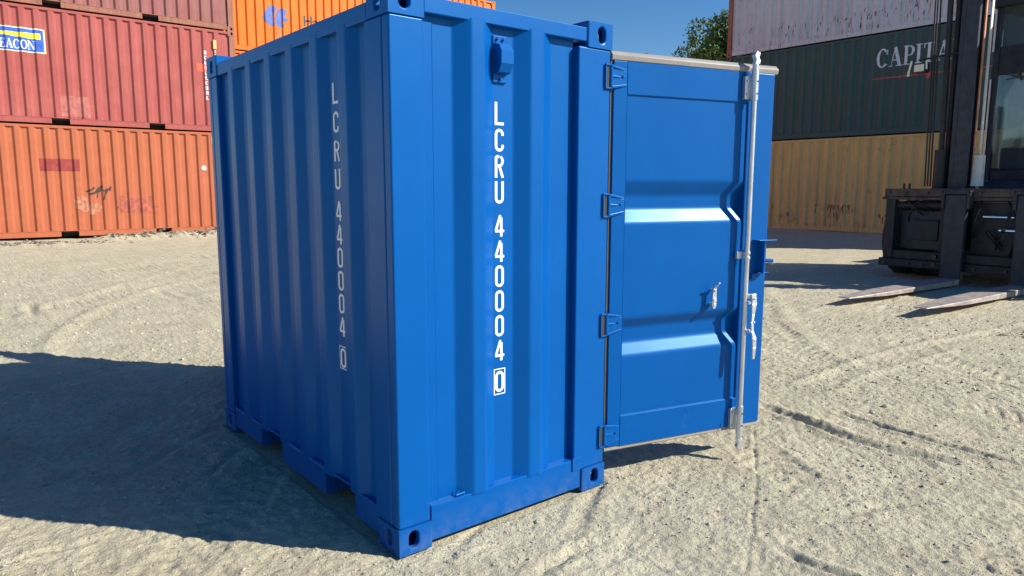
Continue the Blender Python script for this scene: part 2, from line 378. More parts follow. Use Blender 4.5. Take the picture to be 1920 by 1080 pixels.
# ============================================================ GROUND
TR={'A':[(3.07,.22),(3.0,-.11),(2.9,-.45),(2.88,-.72),(2.94,-.93),(2.95,-1.05)],
'B':[(3.32,-.2),(3.27,-.48),(3.23,-.75),(3.21,-1.0),(3.21,-1.19),(3.23,-1.33)],
'C':[(2.63,0),(2.23,-.26),(1.89,-.48),(1.54,-.69),(1.29,-.83),(.97,-1.02)],
'D':[(1.29,-.98),(1.29,-1.11),(1.31,-1.23),(1.29,-1.37)],
'E':[(3.65,.35),(4.15,.35),(4.88,.35),(5.6,.29),(6.45,.13),(7.65,-.09)],
'F':[(3.63,.33),(3.73,.05),(4.16,.1),(5.01,.04),(5.85,-.07)],
'G':[(4.98,-.38),(4.92,-.62),(4.84,-.87)],'H':[(4.93,1.4),(4.96,.99),(5.13,.76)],
'I':[(-.73,6.86),(-.33,7.76),(.22,8.33),(.99,9.26),(1.75,10.18)],
'J':[(-.7,4.84),(-.54,5.62),(-.16,6.63),(.37,7.49),(1.05,8.29),(2.12,9.16)],
'K':[(.94,8.09),(1.03,7.16)],'L':[(1.11,7.97),(1.29,7.16)],'M':[(1.89,10.09),(2.18,9.11)],
'N':[(-.56,1.24),(-.3,1.48),(.06,1.84)],'O':[(-.72,1.63),(-.37,1.96),(.03,2.23)],
'P':[(.09,-.15),(.36,-.01),(.58,.09)],'Q':[(.73,-.31),(.96,-.14),(1.25,.03)],
'R':[(-1.3,.98),(-1.19,1.0),(-1.06,.98),(-.92,.96)],'S':[(.34,-.46),(.56,-.42),(.73,-.44)],
'T':[(1.91,-.99),(2.23,-1.1),(2.44,-1.27),(2.59,-1.5)],'U':[(-.51,7.88),(-.55,7.1)],
'V':[(7.89,3.21),(5.92,1.65),(4.97,.84),(4.47,.07)]}
#         depth  half-width  rim
TP={'A':(.034,.035,.5),'B':(.022,.022,.5),'C':(.008,.010,.3),'D':(.03,.022,.5),'E':(-.018,.05,.3),'F':(-.014,.045,.2),'G':(.02,.02,.4),
'H':(.016,.03,.3),'I':(-.02,.07,.2),'J':(-.022,.08,.3),'K':(.02,.05,.2),'L':(.02,.05,.2),'M':(.02,.05,.2),'N':(.010,.03,.5),'O':(.010,.03,.5),
'P':(.014,.03,.6),'Q':(.014,.03,.6),'R':(.012,.02,.5),'S':(.016,.03,.6),'T':(.012,.03,.5),'U':(.05,.05,.2),'V':(-.014,.09,.3)}
def vnoise(x,y,sc,seed):
    x=x*sc+seed*17.3; y=y*sc-seed*9.1; xi=np.floor(x); yi=np.floor(y); fx=x-xi; fy=y-yi
    fx=fx*fx*(3-2*fx); fy=fy*fy*(3-2*fy)
    def h(a,b_):
        s=np.sin(a*127.1+b_*311.7+seed*74.7)*43758.5453; return s-np.floor(s)
    return (h(xi,yi)*(1-fx)+h(xi+1,yi)*fx)*(1-fy)+(h(xi,yi+1)*(1-fx)+h(xi+1,yi+1)*fx)*fy-.5
def ground_ramp(x,y):
    D=np.hypot(x-CAM.x,y-CAM.y); t=np.clip((D-4.5)*.0225,0,None)
    return np.where(t<.30,t,.30+.05*(1-np.exp(-(t-.30)/.05)))
def seg_d(x,y,pts):
    best=np.full(x.shape,1e9); L=np.zeros(x.shape); acc=0
    for (ax,ay),(bx,by) in zip(pts[:-1],pts[1:]):
        dx,dy=bx-ax,by-ay; l2=dx*dx+dy*dy; t=np.clip(((x-ax)*dx+(y-ay)*dy)/l2,0,1)
        d=np.hypot(x-ax-t*dx,y-ay-t*dy); L=np.where(d<best,acc+t*math.sqrt(l2),L); best=np.minimum(best,d); acc+=math.sqrt(l2)
    return best,L,acc
def smooth_poly(p,n=6):
    out=[]
    for i in range(len(p)-1):
        p0=p[max(i-1,0)];p1=p[i];p2=p[i+1];p3=p[min(i+2,len(p)-1)]
        for k in range(n):
            t=k/n; out.append(tuple(.5*(2*p1[j]+(p2[j]-p0[j])*t+(2*p0[j]-5*p1[j]+4*p2[j]-p3[j])*t*t+(3*p1[j]-p0[j]-3*p2[j]+p3[j])*t**3) for j in (0,1)))
    out.append(p[-1]); return out
def ground_h(x,y):
    z=ground_ramp(x,y)
    dx=np.maximum(np.maximum(-x,x-1.225),0); dy=np.maximum(np.maximum(-y,y-2.2),0); dc=np.hypot(dx,dy)
    k=np.clip(dc/.6,0,1); k=k*k*(3-2*k)
    d=.022*vnoise(x,y,1.1,1)+.014*vnoise(x,y,3.1,2)
    m=.008*vnoise(x,y,9,3)+.008*vnoise(x,y,22,4)+.009*vnoise(x,y,44,5)
    far=np.clip((np.hypot(x-CAM.x,y-CAM.y)-12)/10,0,1)
    fine=m*np.clip(1-far,0,1)
    # churned lumps
    lump=np.clip(vnoise(x,y,6,8)+vnoise(x,y,14,9)*.7-.1,0,None)*.028*np.clip(vnoise(x,y,.7,10)+.5,0,1)
    z=z+d*k*.9+fine+lump*np.clip(dc/.15,0,1)*(1-far)
    jx=x+.02*vnoise(x,y,7,21); jy=y+.02*vnoise(x,y,7,22)
    for key,pts in TR.items():
        dep,wd,rim=TP[key]; pp=smooth_poly(pts)
        xs=[p[0] for p in pts]; ys=[p[1] for p in pts]; mg=.5
        msk=(x>min(xs)-mg)&(x<max(xs)+mg)&(y>min(ys)-mg)&(y<max(ys)+mg)
        if not msk.any(): continue
        q,l,tot=seg_d(jx[msk],jy[msk],pp); en=np.clip(np.minimum(l,tot-l)/.12+.25,0,1)*(.75+.6*vnoise(l,l*0,5,31))
        z[msk]+=(-dep*np.exp(-(q/wd)**2)+dep*rim*np.exp(-((q-2.1*wd)/wd)**2))*en
    # wide wheel tracks with a worn tread
    for pts,wd in (([(6.5,2.6),(4.8,.9),(4.1,-.6),(3.9,-2.5)],.16),([(7.5,1.2),(5.6,.2),(4.9,-1.2),(4.7,-3)],.16),([(-2.5,5.2),(-.2,7.6),(2.4,9.6),(6,11.5)],.2),
                   ([(-2.2,9),(.6,10.4),(4,12.2),(9,13)],.2),([(-2.4,-.2),(-.8,.5),(.0,1.4)],.13),([(2.0,-2.4),(1.9,-1.2),(2.3,-.2),(3.4,1.2),(5.5,3.2)],.14)):
        pp=smooth_poly(pts); xs=[p[0] for p in pts]; ys=[p[1] for p in pts]
        msk=(x>min(xs)-1)&(x<max(xs)+1)&(y>min(ys)-1)&(y<max(ys)+1)
        q,l,tot=seg_d(jx[msk],jy[msk],pp)
        env=1/(1+np.exp((q-wd)/.015)); wear=np.clip(.5+1.6*vnoise(x[msk],y[msk],1.6,12),0,1)
        z[msk]+=env*wear*(-.008+.005*np.sign(np.sin(l*55+q*30)))+.006*np.exp(-((q-wd-.03)/.03)**2)*wear
    # spoil heaps along the foot of the left stack
    for (cx,cy,rx,ry,h) in ((4.7,16.55,.9,.35,.22),(2.9,16.45,.8,.3,.14),(2.0,16.4,.5,.3,.10),(.0,15.6,1.6,.22,.10),(3.9,16.2,.5,.3,.10),(6.4,16.5,1.4,.4,.2),(-2,16.4,1.5,.4,.15)):
        g=np.exp(-((x-cx)/rx)**2-((y-cy)/ry)**2); z=z+g*h*(.8+.9*vnoise(x,y,5,40)+.7*vnoise(x,y,13,41))
    # never above the container's feet
    z=np.where(dc<.02,np.minimum(z-.004,-.012),np.where(dc<.12,np.minimum(z,.004),z))
    return z
def axis_pts(a,b_,core,out,g=1.06):
    mid=list(np.arange(a,b_+core/2,core)); s=core; p=b_; hi=[]
    while p<out: s=min(s*g,40); p+=s; hi.append(p)
    s=core; p=a; lo=[]
    while p>-out: s=min(s*g,40); p-=s; lo.append(p)
    return np.array(lo[::-1]+mid+hi)
gx=axis_pts(-1.6,4.6,.0105,400,1.022); gy=axis_pts(-1.6,3.2,.0105,400,1.022)
X,Y=np.meshgrid(gx,gy); Z=ground_h(X.ravel(),Y.ravel()).reshape(X.shape)
nx,ny=len(gx),len(gy); co=np.stack([X,Y,Z],-1).reshape(-1,3).astype(np.float32)
idx=np.arange(nx*ny).reshape(ny,nx); fa=np.stack([idx[:-1,:-1],idx[:-1,1:],idx[1:,1:],idx[1:,:-1]],-1).reshape(-1,4).astype(np.int32)
me=bpy.data.meshes.new('ground'); me.vertices.add(len(co)); me.vertices.foreach_set('co',co.ravel()); me.loops.add(fa.size); me.loops.foreach_set('vertex_index',fa.ravel())
me.polygons.add(len(fa)); me.polygons.foreach_set('loop_start',np.arange(0,fa.size,4,dtype=np.int32)); me.polygons.foreach_set('loop_total',np.full(len(fa),4,dtype=np.int32))
me.polygons.foreach_set('use_smooth',np.ones(len(fa),dtype=bool)); me.update(calc_edges=True); me.materials.append(M['dirt'])
g=bpy.data.objects.new('ground',me); link(g); tag(g,kind='structure')
print('ground verts',len(co))
def gh(x,y): return float(ground_h(np.array([x],float),np.array([y],float))[0])

def stones(name,spots,mat):
    """many small irregular stones in one mesh"""
    base=[(0,0,1),(.9,0,.3),(.28,.86,.3),(-.73,.53,.3),(-.73,-.53,.3),(.28,-.86,.3),(.6,.5,-.5),(-.3,.7,-.5),(-.8,-.1,-.5),(-.2,-.8,-.5),(.7,-.4,-.5)]
    fc=[(0,1,2),(0,2,3),(0,3,4),(0,4,5),(0,5,1),(1,6,2),(2,7,3),(3,8,4),(4,9,5),(5,10,1),(1,10,6),(2,6,7),(3,7,8),(4,8,9),(5,9,10)]
    B=np.array(base); V=[];F=[]
    for k,(x,y,z,s) in enumerate(spots):
        a=rng.uniform(0,6.28); c_,s_=math.cos(a),math.sin(a); q=B*rng.uniform(.7,1.3,(11,1))*np.array([rng.uniform(.8,1.3),rng.uniform(.7,1.1),rng.uniform(.45,.8)])*s
        V.append(np.stack([q[:,0]*c_-q[:,1]*s_+x,q[:,0]*s_+q[:,1]*c_+y,q[:,2]+z],-1)); F+=[tuple(i+11*k for i in f) for f in fc]
    return mesh_obj(name,np.concatenate(V),F,mat)
n=52000; D=np.exp(rng.uniform(math.log(1.3),math.log(14),n)); A=rng.uniform(-.72,.72,n)+yaw
sx_=CAM.x+D*np.sin(A); sy_=CAM.y+D*np.cos(A); ss=np.exp(rng.normal(math.log(.0040),.42,n)); ss=np.clip(ss,.0018,.018)*np.clip(D/4,.8,1.8)
dens=vnoise(sx_,sy_,1.3,50)+vnoise(sx_,sy_,4,51)*.6; keep=(dens+rng.normal(0,.12,n)>-.02)&~((sx_>-.02)&(sx_<1.24)&(sy_>-.02)&(sy_<2.22))
sx_,sy_,ss=sx_[keep],sy_[keep],ss[keep]; sz_=ground_h(sx_,sy_)
tag(stones('gravel',list(zip(sx_,sy_,sz_+ss*.15,ss)),'stone'),'small pale stones scattered over the sandy yard','gravel',kind='stuff')
sp=[]
for (cx,cy,rx,ry,nn) in ((4.7,16.5,.9,.35,150),(2.9,16.4,.8,.3,90),(.0,15.6,1.6,.2,220),(3.9,16.2,.5,.3,50),(6.4,16.5,1.3,.4,100),(2.0,16.35,.5,.3,40)):
    for i in range(nn):
        x=rng.normal(cx,rx*.55); y=rng.normal(cy,ry*.55)
        if y<16.95: sp.append((x,y,gh(x,y),rng.uniform(.012,.05)))
tag(stones('rubble',sp,'stone2'),'dark rubble and earth heaped along the foot of the orange container','rubble',kind='stuff')

# ============================================================ BLUE CONTAINER
W,L,H=1.225,2.206,2.310
bc=empty('shipping_container')
tag(bc,'small glossy blue shipping container with white number and one door swung open towards the right','container')
T_F=[(.160,.043),(.318,.043),(.390,.000),(.456,.000),(.529,.043),(.642,.043),(.715,.000),(.785,.000),(.865,.043),(1.007,.043)]
# vertical posts: hollow sections with a proud face
def post(x0,x1,y0,y1,z0=.118,z1=2.192,bev=.008):
    return MB().box(x0,x1,y0,y1,z0,z1).build('corner_post','blue',bc,bevel=bev,seg=3)
e=.0025
post(e,.158,e,.036+.02); # near left, front leaf
post(e,.05,.058,.200)
post(1.009,W-e,e,.060)
post(e,.158,L-.056,L-e); post(e,.05,L-.16,L-.058)
post(1.009,W-e,L-.06,L-e)
# weld strip seams
MB().box(.158,.218,.0375,.0415,.175,2.215).build('seam_strip','blue',bc,bevel=.001)
MB().tube((.2205,.041,.18),(.2205,.041,2.215),.0035,n=8).build('weld_bead','blue',bc)
MB().box(.0265,.0315,.198,.232,.165,2.20).build('seam_strip','blue',bc,bevel=.001)
# front side wall and rear side wall
sheet('side_wall',T_F,.17,2.225,lambda t,d,z:(t,d,z),'blue',bc,r=.009)
sheet('side_wall',T_F,.17,2.225,lambda t,d,z:(t,L-d,z),'blue',bc,r=.009)
# pocket end wall : t runs from near post (y=.2) to far post (y=2.04)
T_L=[(.196,.036),(.297,.036)]
for k in range(6):
    a=.365+.28*k
    T_L+=[(a-.066,.036),(a,.002),(a+.072,.002),(a+.14,.036)]
T_L=[T_L[0]]+T_L[2:]+[(2.05,.036)]
sheet('end_wall',T_L,.15,2.21,lambda t,d,z:(d,t,z),'blue',bc,r=.009)
# rails
MB().prism([(.006,.022),(.060,.022),(.060,.17),(.052,.184),(.006,.178)],'x',.164,1.062).build('bottom_rail','blue',bc,bevel=.003)
MB().box(1.0,1.062,-.0005,.0055,.122,.186).build('rail_gusset','blue',bc,bevel=.0015)
MB().prism([(L-.006,.022),(L-.060,.022),(L-.060,.17),(L-.006,.178)],'x',.164,1.062).build('bottom_rail','blue',bc,bevel=.003)
MB().box(.164,1.062,.004,.064,2.216,2.279).build('top_rail','blue',bc,bevel=.004)
MB().box(.164,1.062,L-.064,L-.004,2.216,2.279).build('top_rail','blue',bc,bevel=.004)
MB().box(.004,.064,.18,L-.18,2.192,2.262).build('top_rail','blue',bc,bevel=.004)
MB().box(W-.064,W-.004,.18,L-.18,2.20,2.29).build('door_header','blue',bc,bevel=.004)
MB().box(W-.1,W-.004,.18,L-.18,.03,.165).build('door_sill','blue',bc,bevel=.004)
for (a,b_) in ((.18,.402),(.720,1.272),(1.580,L-.18)):
    MB().box(.006,.070,a,b_,.034,.162).build('bottom_rail','blue',bc,bevel=.003)
MB().box(.008,.10,.402,1.580,.1605,.170).build('rail_cap','blue',bc,bevel=.002)
for (a,b_) in ((.402,.720),(1.272,1.580)):
    m=MB(); m.box(.02,W-.11,a-.006,a-.001,.03,.158).box(.02,W-.11,b_+.001,b_+.006,.03,.158).box(.02,W-.11,a-.005,b_+.005,.150,.1585); m.build('fork_pocket','blue',bc)
MB().box(.05,W-.1,.05,L-.05,.172,.20).build('floor','ply',bc)
sheet('roof_panel',[(.06,.012),(.3,.012),(.33,0),(.42,0),(.45,.012),(.7,.012),(.73,0),(.82,0),(.85,.012),(1.16,.012)],.06,L-.06,lambda t,d,z:(t,z,2.272-d),'blue',bc)
# castings (slightly proud)
for (cx,sx) in ((-.001,1),(W+.001,-1)):
    for (cy,sy) in ((-.004,1),(L+.004,-1)):
        casting(bc,cx,cy,0,sx,sy,False,'blue',.164,.178); casting(bc,cx,cy,H-.118,sx,sy,True,'blue',.164,.178)
# ventilator
m=MB()
m.box(.524,.600,.030,.041,1.985,2.180)
m.prism([(.030,2.018),(.030,2.150),(-.006,2.140),(-.022,2.112),(-.022,2.060),(-.004,2.024)],'x',.528,.597)
v=fixn(m.build('ventilator','blue',bc,bevel=.003))
for (x,z) in ((.545,2.166),(.579,2.166),(.562,2.000)): MB().tube((x,.026,z),(x,.019,z),.006,n=8).build('bolt','blue',v)
# tie-down clip on the bottom rail
MB().tube((.30,-.004+.02,.187),(.345,.014,.190),.006).tube((.30,.016,.187),(.318,.02,.205),.005).build('lashing_ring','blue',bc,smooth=60)
# numbers
def num_column(fn,prof,xc,z_tops,ch_h,ch_w,box=None):
    for ch,zt in z_tops: decal('number_character',xf(gothic(ch),ch_w/.46,ch_h,xc-ch_w/2,zt-ch_h),prof,fn,'white',bc,eps=.0022)
    if box:
        x0,x1,z0,z1=box; t=.0045
        polys=bar(x0,x1,z0,z0+t)+bar(x0,x1,z1-t,z1)+bar(x0,x0+t,z0+t,z1-t)+bar(x1-t,x1,z0+t,z1-t)
    return decal('number_frame',polys,prof,fn,'white',bc,eps=.0022)
z0=1.905; cols=[]
for i,ch in enumerate('LCRU'): cols.append((ch,z0-.1135*i))
for i,ch in enumerate('440004'): cols.append((ch,1.418-.1135*i))
cols.append(('0',.704))
num_column(lambda t,d,z:(t,d,z),T_F,.566,cols,.098,.050,(.533,.599,.594,.716))
TLm=[(-t,d) for t,d in T_L][::-1]
cols=[]
for i,ch in enumerate('LCRU'): cols.append((ch,1.995-.1255*i))
for i,ch in enumerate('440004'): cols.append((ch,1.478-.106*i))
cols.append(('0',.798))
num_column(lambda t,d,z:(d,-t,z),TLm,-.535,cols,.092,.056,(-.572,-.498,.698,.808))

# ---- doors -------------------------------------------------------------------
def door(loc,rz,flip=1,full=True,name='door'):
    wd=1.040; z0,z1=.190,2.150
    # panel profile along z: (z, inward depth)
    P=[(z0,0),(.350,0),(.353,.008),(.664,.008),(.738,.045),(.812,.045),(.868,.008),(1.357,.008),(1.430,.045),(1.497,.045),(1.569,.008),(1.990,.008),(1.993,0),(z1,0)]
    pr=rounded(P,.014,4)
    fx=lambda u:u*flip
    vs=[];n=len(pr)
    for u in (.080,.862):
        for (z,d) in pr: vs.append((fx(u),d,z))
    fs=[(i,i+1,n+i+1,n+i) for i in range(n-1)]
    # end cheeks closing the grooves, side frames and back sheet
    k=len(vs); vs+=[(fx(.080),0,z) for z,d in pr]+[(fx(.862),0,z) for z,d in pr]
    fs+=[(i,k+i,k+i+1,i+1) for i in range(n-1)]+[(n+i,n+i+1,k+n+i+1,k+n+i) for i in range(n-1)]
    d=mesh_obj(name,vs,fs,'blue',bc); d.location=loc; d.rotation_euler=(0,0,rz)
    md=d.modifiers.new('solid','SOLIDIFY'); md.thickness=.002; md.offset=-1 if flip>0 else 1
    def B(nm,mat,x0,x1,y0,y1,za,zb,bev=.003):
        a,b_=sorted((fx(x0),fx(x1))); return MB().box(a,b_,y0,y1,za,zb).build(nm,mat,d,bevel=bev)
    B('door_frame','blue',.0,.0795,.0,.05,z0,z1); B('door_frame','blue',.8625,wd,.0,.05,z0,z1)
    B('door_frame','blue',.0,wd,.052,.058,z0,z1,.001)
    # rubber seals: lipped strips round the leaf
    def seal(poly,a,b_):
        a,b_=sorted((fx(a),fx(b_))); return fixn(MB().prism(poly,'x',a,b_).build('rubber_seal','rubber',d,smooth=50,bevel=.004))
    seal([(.000,z1+.001),(.052,z1+.001),(.060,z1+.034),(.040,z1+.050),(.014,z1+.046),(-.006,z1+.026)],-.014,wd+.022)
    seal([(.006,z0-.001),(.052,z0-.001),(.058,z0-.028),(.030,z0-.034),(.004,z0-.022)],-.014,wd+.022)
    B('rubber_seal','rubberd',-.016,-.001,.008,.05,z0-.02,z1+.02,.004); B('rubber_seal','rubber',wd+.001,wd+.012,.02,.05,z0-.02,z1+.02,.004)
    for zc in (2.070,1.450,.848,.262):
        m=MB()
        for s in (-1,1):
            m.hexa([(fx(-.02),-.020,zc+s*.050-.006),(fx(.074),-.004,zc+s*.034-.005),(fx(.074),.0005,zc+s*.034-.005),(fx(-.02),.002,zc+s*.050-.006)],
                   [(fx(-.02),-.020,zc+s*.050+.006),(fx(.074),-.004,zc+s*.034+.005),(fx(.074),.0005,zc+s*.034+.005),(fx(-.02),.002,zc+s*.050+.006)])
        m.hexa([(fx(-.02),-.012,zc-.044),(fx(.072),-.004,zc-.030),(fx(.072),.001,zc-.030),(fx(-.02),.001,zc-.044)],
               [(fx(-.02),-.012,zc+.044),(fx(.072),-.004,zc+.030),(fx(.072),.001,zc+.030),(fx(-.02),.001,zc+.044)])
        m.hexa([(fx(-.018),-.018,zc-.004),(fx(.03),-.012,zc-.002),(fx(.03),-.004,zc-.002),(fx(-.018),-.004,zc-.004)],
               [(fx(-.018),-.018,zc+.008),(fx(.03),-.012,zc+.004),(fx(.03),-.004,zc+.004),(fx(-.018),-.004,zc+.008)])
        m.tube((fx(.05),-.002,zc+.004),(fx(.05),-.012,zc+.004),.006,n=10)
        m.tube((fx(-.022),-.008,zc-.058),(fx(-.022),-.008,zc+.058),.011,n=14)
        h=fixn(m.build('hinge','blue',d,bevel=.002))
    ru,rs=.862,-.038
    m=MB(); m.tube((fx(ru),rs,.20),(fx(ru),rs,2.14),.0145,n=20)
    m.tube((fx(ru),rs,2.00),(fx(ru),rs,2.16),.019,n=20).tube((fx(ru),rs,.15),(fx(ru),rs,.315),.019,n=20)
    m.build('lock_rod','zinc',d,smooth=40)
    # cam heads
    def cam_head(z,s):
        m=MB()
        m.tube((fx(ru),rs,z),(fx(ru),rs,z+s*.03),.016,n=16)
        m.prism([(fx(ru)-.016,z+s*.026),(fx(ru)+.018,z+s*.026),(fx(ru)+.024,z+s*.045),(fx(ru)+.012,z+s*.058),(fx(ru)+.020,z+s*.082),(fx(ru)-.006,z+s*.092),(fx(ru)-.020,z+s*.07),(fx(ru)-.008,z+s*.05)],'y',rs-.014,rs+.012)
        return fixn(m.build('rod_cam','zinc',d,bevel=.003))
    cam_head(2.16,1); cam_head(.15,-1)
    if full:
        for (za,zb) in ((2.005,2.125),(.175,.300)):
            m=MB(); a,b_=sorted((fx(ru-.052),fx(ru-.012))); m.box(a,b_,-.024,-.0015,za,zb)
            for zz in (za+.025,zb-.025): m.tube((fx(ru-.036),-.024,zz),(fx(ru-.036),-.031,zz),.007,n=8)
            m.box(min(fx(ru-.02),fx(ru+.02)),max(fx(ru-.02),fx(ru+.02)),rs+.012,-.0015,za+.008,zb-.008)
            m.build('rod_bracket','zinc',d,bevel=.003)
            for zz in (za+.028,zb-.028): MB().tube((fx(ru+.004),rs-.018,zz),(fx(ru+.004),rs-.0215,zz),.0045,n=8).build('bracket_bolt','fl',d)
        m=MB(); m.box(*sorted((fx(ru-.052),fx(ru-.012))),-.020,-.0015,1.150,1.188); m.tube((fx(ru),rs,1.148),(fx(ru),rs,1.162),.0185,n=18).tube((fx(ru),rs,1.176),(fx(ru),rs,1.190),.0185,n=18)
        m.build('rod_guide','zinc',d,bevel=.0015)
        # handle hanging beside the rod: hub plate, slim bar, flared grip
        hu=ru+.034; m=MB()
        m.hexa([(fx(ru),rs-.012,.93),(fx(hu+.012),rs-.026,.93),(fx(hu+.012),rs-.014,.93),(fx(ru),rs+.002,.93)],
               [(fx(ru),rs-.012,.955),(fx(hu+.012),rs-.026,.955),(fx(hu+.012),rs-.014,.955),(fx(ru),rs+.002,.955)])
        path=[(hu+.004,rs-.026,.955),(hu+.006,rs-.030,.90),(hu-.002,rs-.034,.84),(hu-.012,rs-.040,.80),(hu-.014,rs-.046,.75),(hu-.004,rs-.052,.715),(hu-.004,rs-.055,.66),(hu-.008,rs-.056,.595)]
        wds=[.016,.017,.010,.009,.009,.014,.013,.008]
        for i in range(len(path)-1):
            (a,y_,z_),(a2,y2,z2)=path[i],path[i+1]; w1,w2=wds[i],wds[i+1]
            m.hexa([(fx(a2-w2),y2-.005,z2),(fx(a2+w2),y2-.005,z2),(fx(a2+w2),y2+.005,z2),(fx(a2-w2),y2+.005,z2)],[(fx(a-w1),y_-.005,z_),(fx(a+w1),y_-.005,z_),(fx(a+w1),y_+.005,z_),(fx(a-w1),y_+.005,z_)])
        for zz in (.93,.80,.70): m.tube((fx(hu-.002),rs-.036-.01*(zz<.9)-.01*(zz<.75),zz),(fx(hu-.002),rs-.05-.012*(zz<.75),zz),.006,n=8)
        h=fixn(m.build('door_handle','zinc',d,bevel=.002))
        # second lug of the handle
        for zz in (.90,.74): MB().box(*sorted((fx(ru),fx(ru+.03))),rs-.03,rs-.006,zz,zz+.016).build('handle_lug','zinc',d,bevel=.002)
        # padlock hasp left of the rod
        m=MB(); m.prism([(fx(.640),.905),(fx(.648),.885),(fx(.663),.885),(fx(.670),.905),(fx(.668),1.000),(fx(.658),1.012),(fx(.646),1.0)],'y',-.030,-.022)
        m.tube((fx(.655),.008,.905),(fx(.655),-.034,.905),.010,n=12).tube((fx(.657),.008,.985),(fx(.657),-.036,.985),.007,n=10)
        m.tube((fx(.657),-.03,1.0),(fx(.668),-.052,1.03),.006,n=8).tube((fx(.655),-.020,.930),(fx(.655),-.036,.930),.012,n=12)
        fixn(m.build('hasp','zinc',d,bevel=.0015))
        # locking box near the free edge
        m=MB(); m.box(fx(.976),fx(.981),-.050,.001,1.065,1.245).box(fx(.935),fx(1.062),-.054,.001,1.246,1.251).box(fx(.95),fx(1.02),-.040,.001,1.064,1.069)
        m.tube((fx(.99),-.02,1.135),(fx(1.06),-.03,1.13),.011,n=10).box(fx(.93),fx(.965),-.012,.001,1.03,1.062)
        m.build('lock_box','blue',d,bevel=.0015)
        # wire hanging from the bottom bracket
        m=MB(); pts=[(ru-.035,-.05,.27),(ru-.04,-.055,.2),(ru-.035,-.055,.14),(ru-.02,-.05,.10),(ru-.005,-.045,.085)]
        for i in range(len(pts)-1):
            a,c_=pts[i],pts[i+1]; m.tube((fx(a[0]),a[1],a[2]),(fx(c_[0]),c_[1],c_[2]),.0022,n=6)
        m.build('seal_wire','zinc',d)
    return d
d1=door((W+.020,.0,0),R(-14),1,True)
d2=door((W-.010,L,0),R(-63),-1,False)
d2['label']='second blue door leaf swung back behind the container'
# hinge lugs on the post edge
for zc in (2.070,1.450,.848,.262):
    m=MB(); m.box(W-.044,W+.004,-.010,.0,zc+.050,zc+.058).box(W-.044,W+.004,-.010,.0,zc-.060,zc-.052).box(W-.046,W-.040,-.009,.0,zc-.052,zc+.05)
    h=m.build('hinge_lug','blue',bc,bevel=.0015)
    MB().box(W-.036,W-.014,-.003,.0015,zc-.051,zc+.049).build('slot_shade','darkint',h)  # dark block paints the shade of the hinge notch

# ============================================================ STACKED CONTAINERS
def wobf(t,z): return .003*math.sin(t*2.1+z*1.3)*math.sin(t*.7-z*2.2)+.0015*math.sin(t*6.3+z*3.1)
def container(label,group,loc,rz,Lc,Hc,mat,frame=None,rail=None,pockets=True,pitch=.278):
    frame=frame or mat; rail=rail or mat; D=2.438
    root=empty('shipping_container',loc,rz); tag(root,label,'container',group)
    fy=lambda t,d,z:(t,d+wobf(t,z),z)
    prof=iso_profile(.15,Lc-.15,pitch,.096,.043,.096,.010,.050,.06)
    sheet('side_wall',prof,.155,Hc-.055,fy,mat,root,nseg=14,r=.010)
    sheet('side_wall',prof,.155,Hc-.055,lambda t,d,z:(t,D-d,z),mat,root,r=.012)
    pe=iso_profile(.1,D-.1,.25,.1,.045,.06,.02,.06)
    sheet('end_wall',pe,.155,Hc-.06,lambda t,d,z:(d,t,z),mat,root); sheet('end_wall',pe,.155,Hc-.06,lambda t,d,z:(Lc-d,t,z),mat,root)
    cw=1.05; c0=Lc/2-cw-.18; segs=[(.18,Lc-.18)]
    if pockets: segs=[(.18,Lc/2-1.205),(Lc/2-.845,Lc/2+.845),(Lc/2+1.205,Lc-.18)]
    for (a,b_) in segs:
        MB().box(a,b_,.010,.05,.028,.150).build('bottom_rail',rail,root,bevel=.004)
        MB().box(a,b_,D-.05,D-.010,.028,.150).build('bottom_rail',rail,root,bevel=.004)
    MB().box(.18,Lc-.18,.004,.06,.1505,.162).build('bottom_flange',rail,root); MB().box(.18,Lc-.18,.06,D-.06,.11,.149).build('floor','darkint',root)
    if pockets:
        for xc in (Lc/2-1.025,Lc/2+1.025):
            m=MB(); m.box(xc-.19,xc-.181,.03,D-.03,.03,.108).box(xc+.181,xc+.19,.03,D-.03,.03,.108).box(xc-.18,xc+.18,.2,.21,.03,.108).build('fork_pocket','blackhole',root)  # black sheets paint the shade within the pocket
    MB().box(.18,Lc-.18,.006,.055,Hc-.075,Hc-.014).build('top_rail',rail,root,bevel=.005); MB().box(.18,Lc-.18,D-.055,D-.006,Hc-.075,Hc-.014).build('top_rail',rail,root,bevel=.005)
    MB().box(.05,Lc-.05,.056,D-.056,Hc-.04,Hc-.02).build('roof_panel',mat,root)
    for x0,x1 in ((.004,.15),(Lc-.15,Lc-.004)):
        for y0,y1 in ((.004,.11),(D-.11,D-.004)): MB().box(x0,x1,y0,y1,.119,Hc-.119).build('corner_post',frame,root,bevel=.006)
    for cx,sx in ((0,1),(Lc,-1)):
        for cy,sy in ((0,1),(D,-1)):
            casting(root,cx,cy,0,sx,sy,False,frame,simple=True); casting(root,cx,cy,Hc-.118,sx,sy,True,frame,simple=True)
    return root,prof,fy
HC=2.591; LX,LY,LZ=-.76,17.2,.36
c1,pf,fy=container('salmon orange container resting on the dirt with a maroon patch and black graffiti','left container stack',(LX,LY,LZ),0,6.058,HC,'orange1')
def q4(x0,x1,z0,z1): return [[(x0,z0),(x1,z0),(x1,z1),(x0,z1)]]
decal('paint_patch',q4(1.52,2.31,1.545,1.82),pf,fy,'maroon',c1)
def jitter_blob(x0,x1,z0,z1,n):
    out=[]
    for i in range(n):
        x=rng.uniform(x0,x1); z=rng.uniform(z0,z1); s=rng.uniform(.02,.07); t=rng.uniform(.02,.06); out+=q4(x-s,x+s,z-t,z+t)
    return out
g1=[]
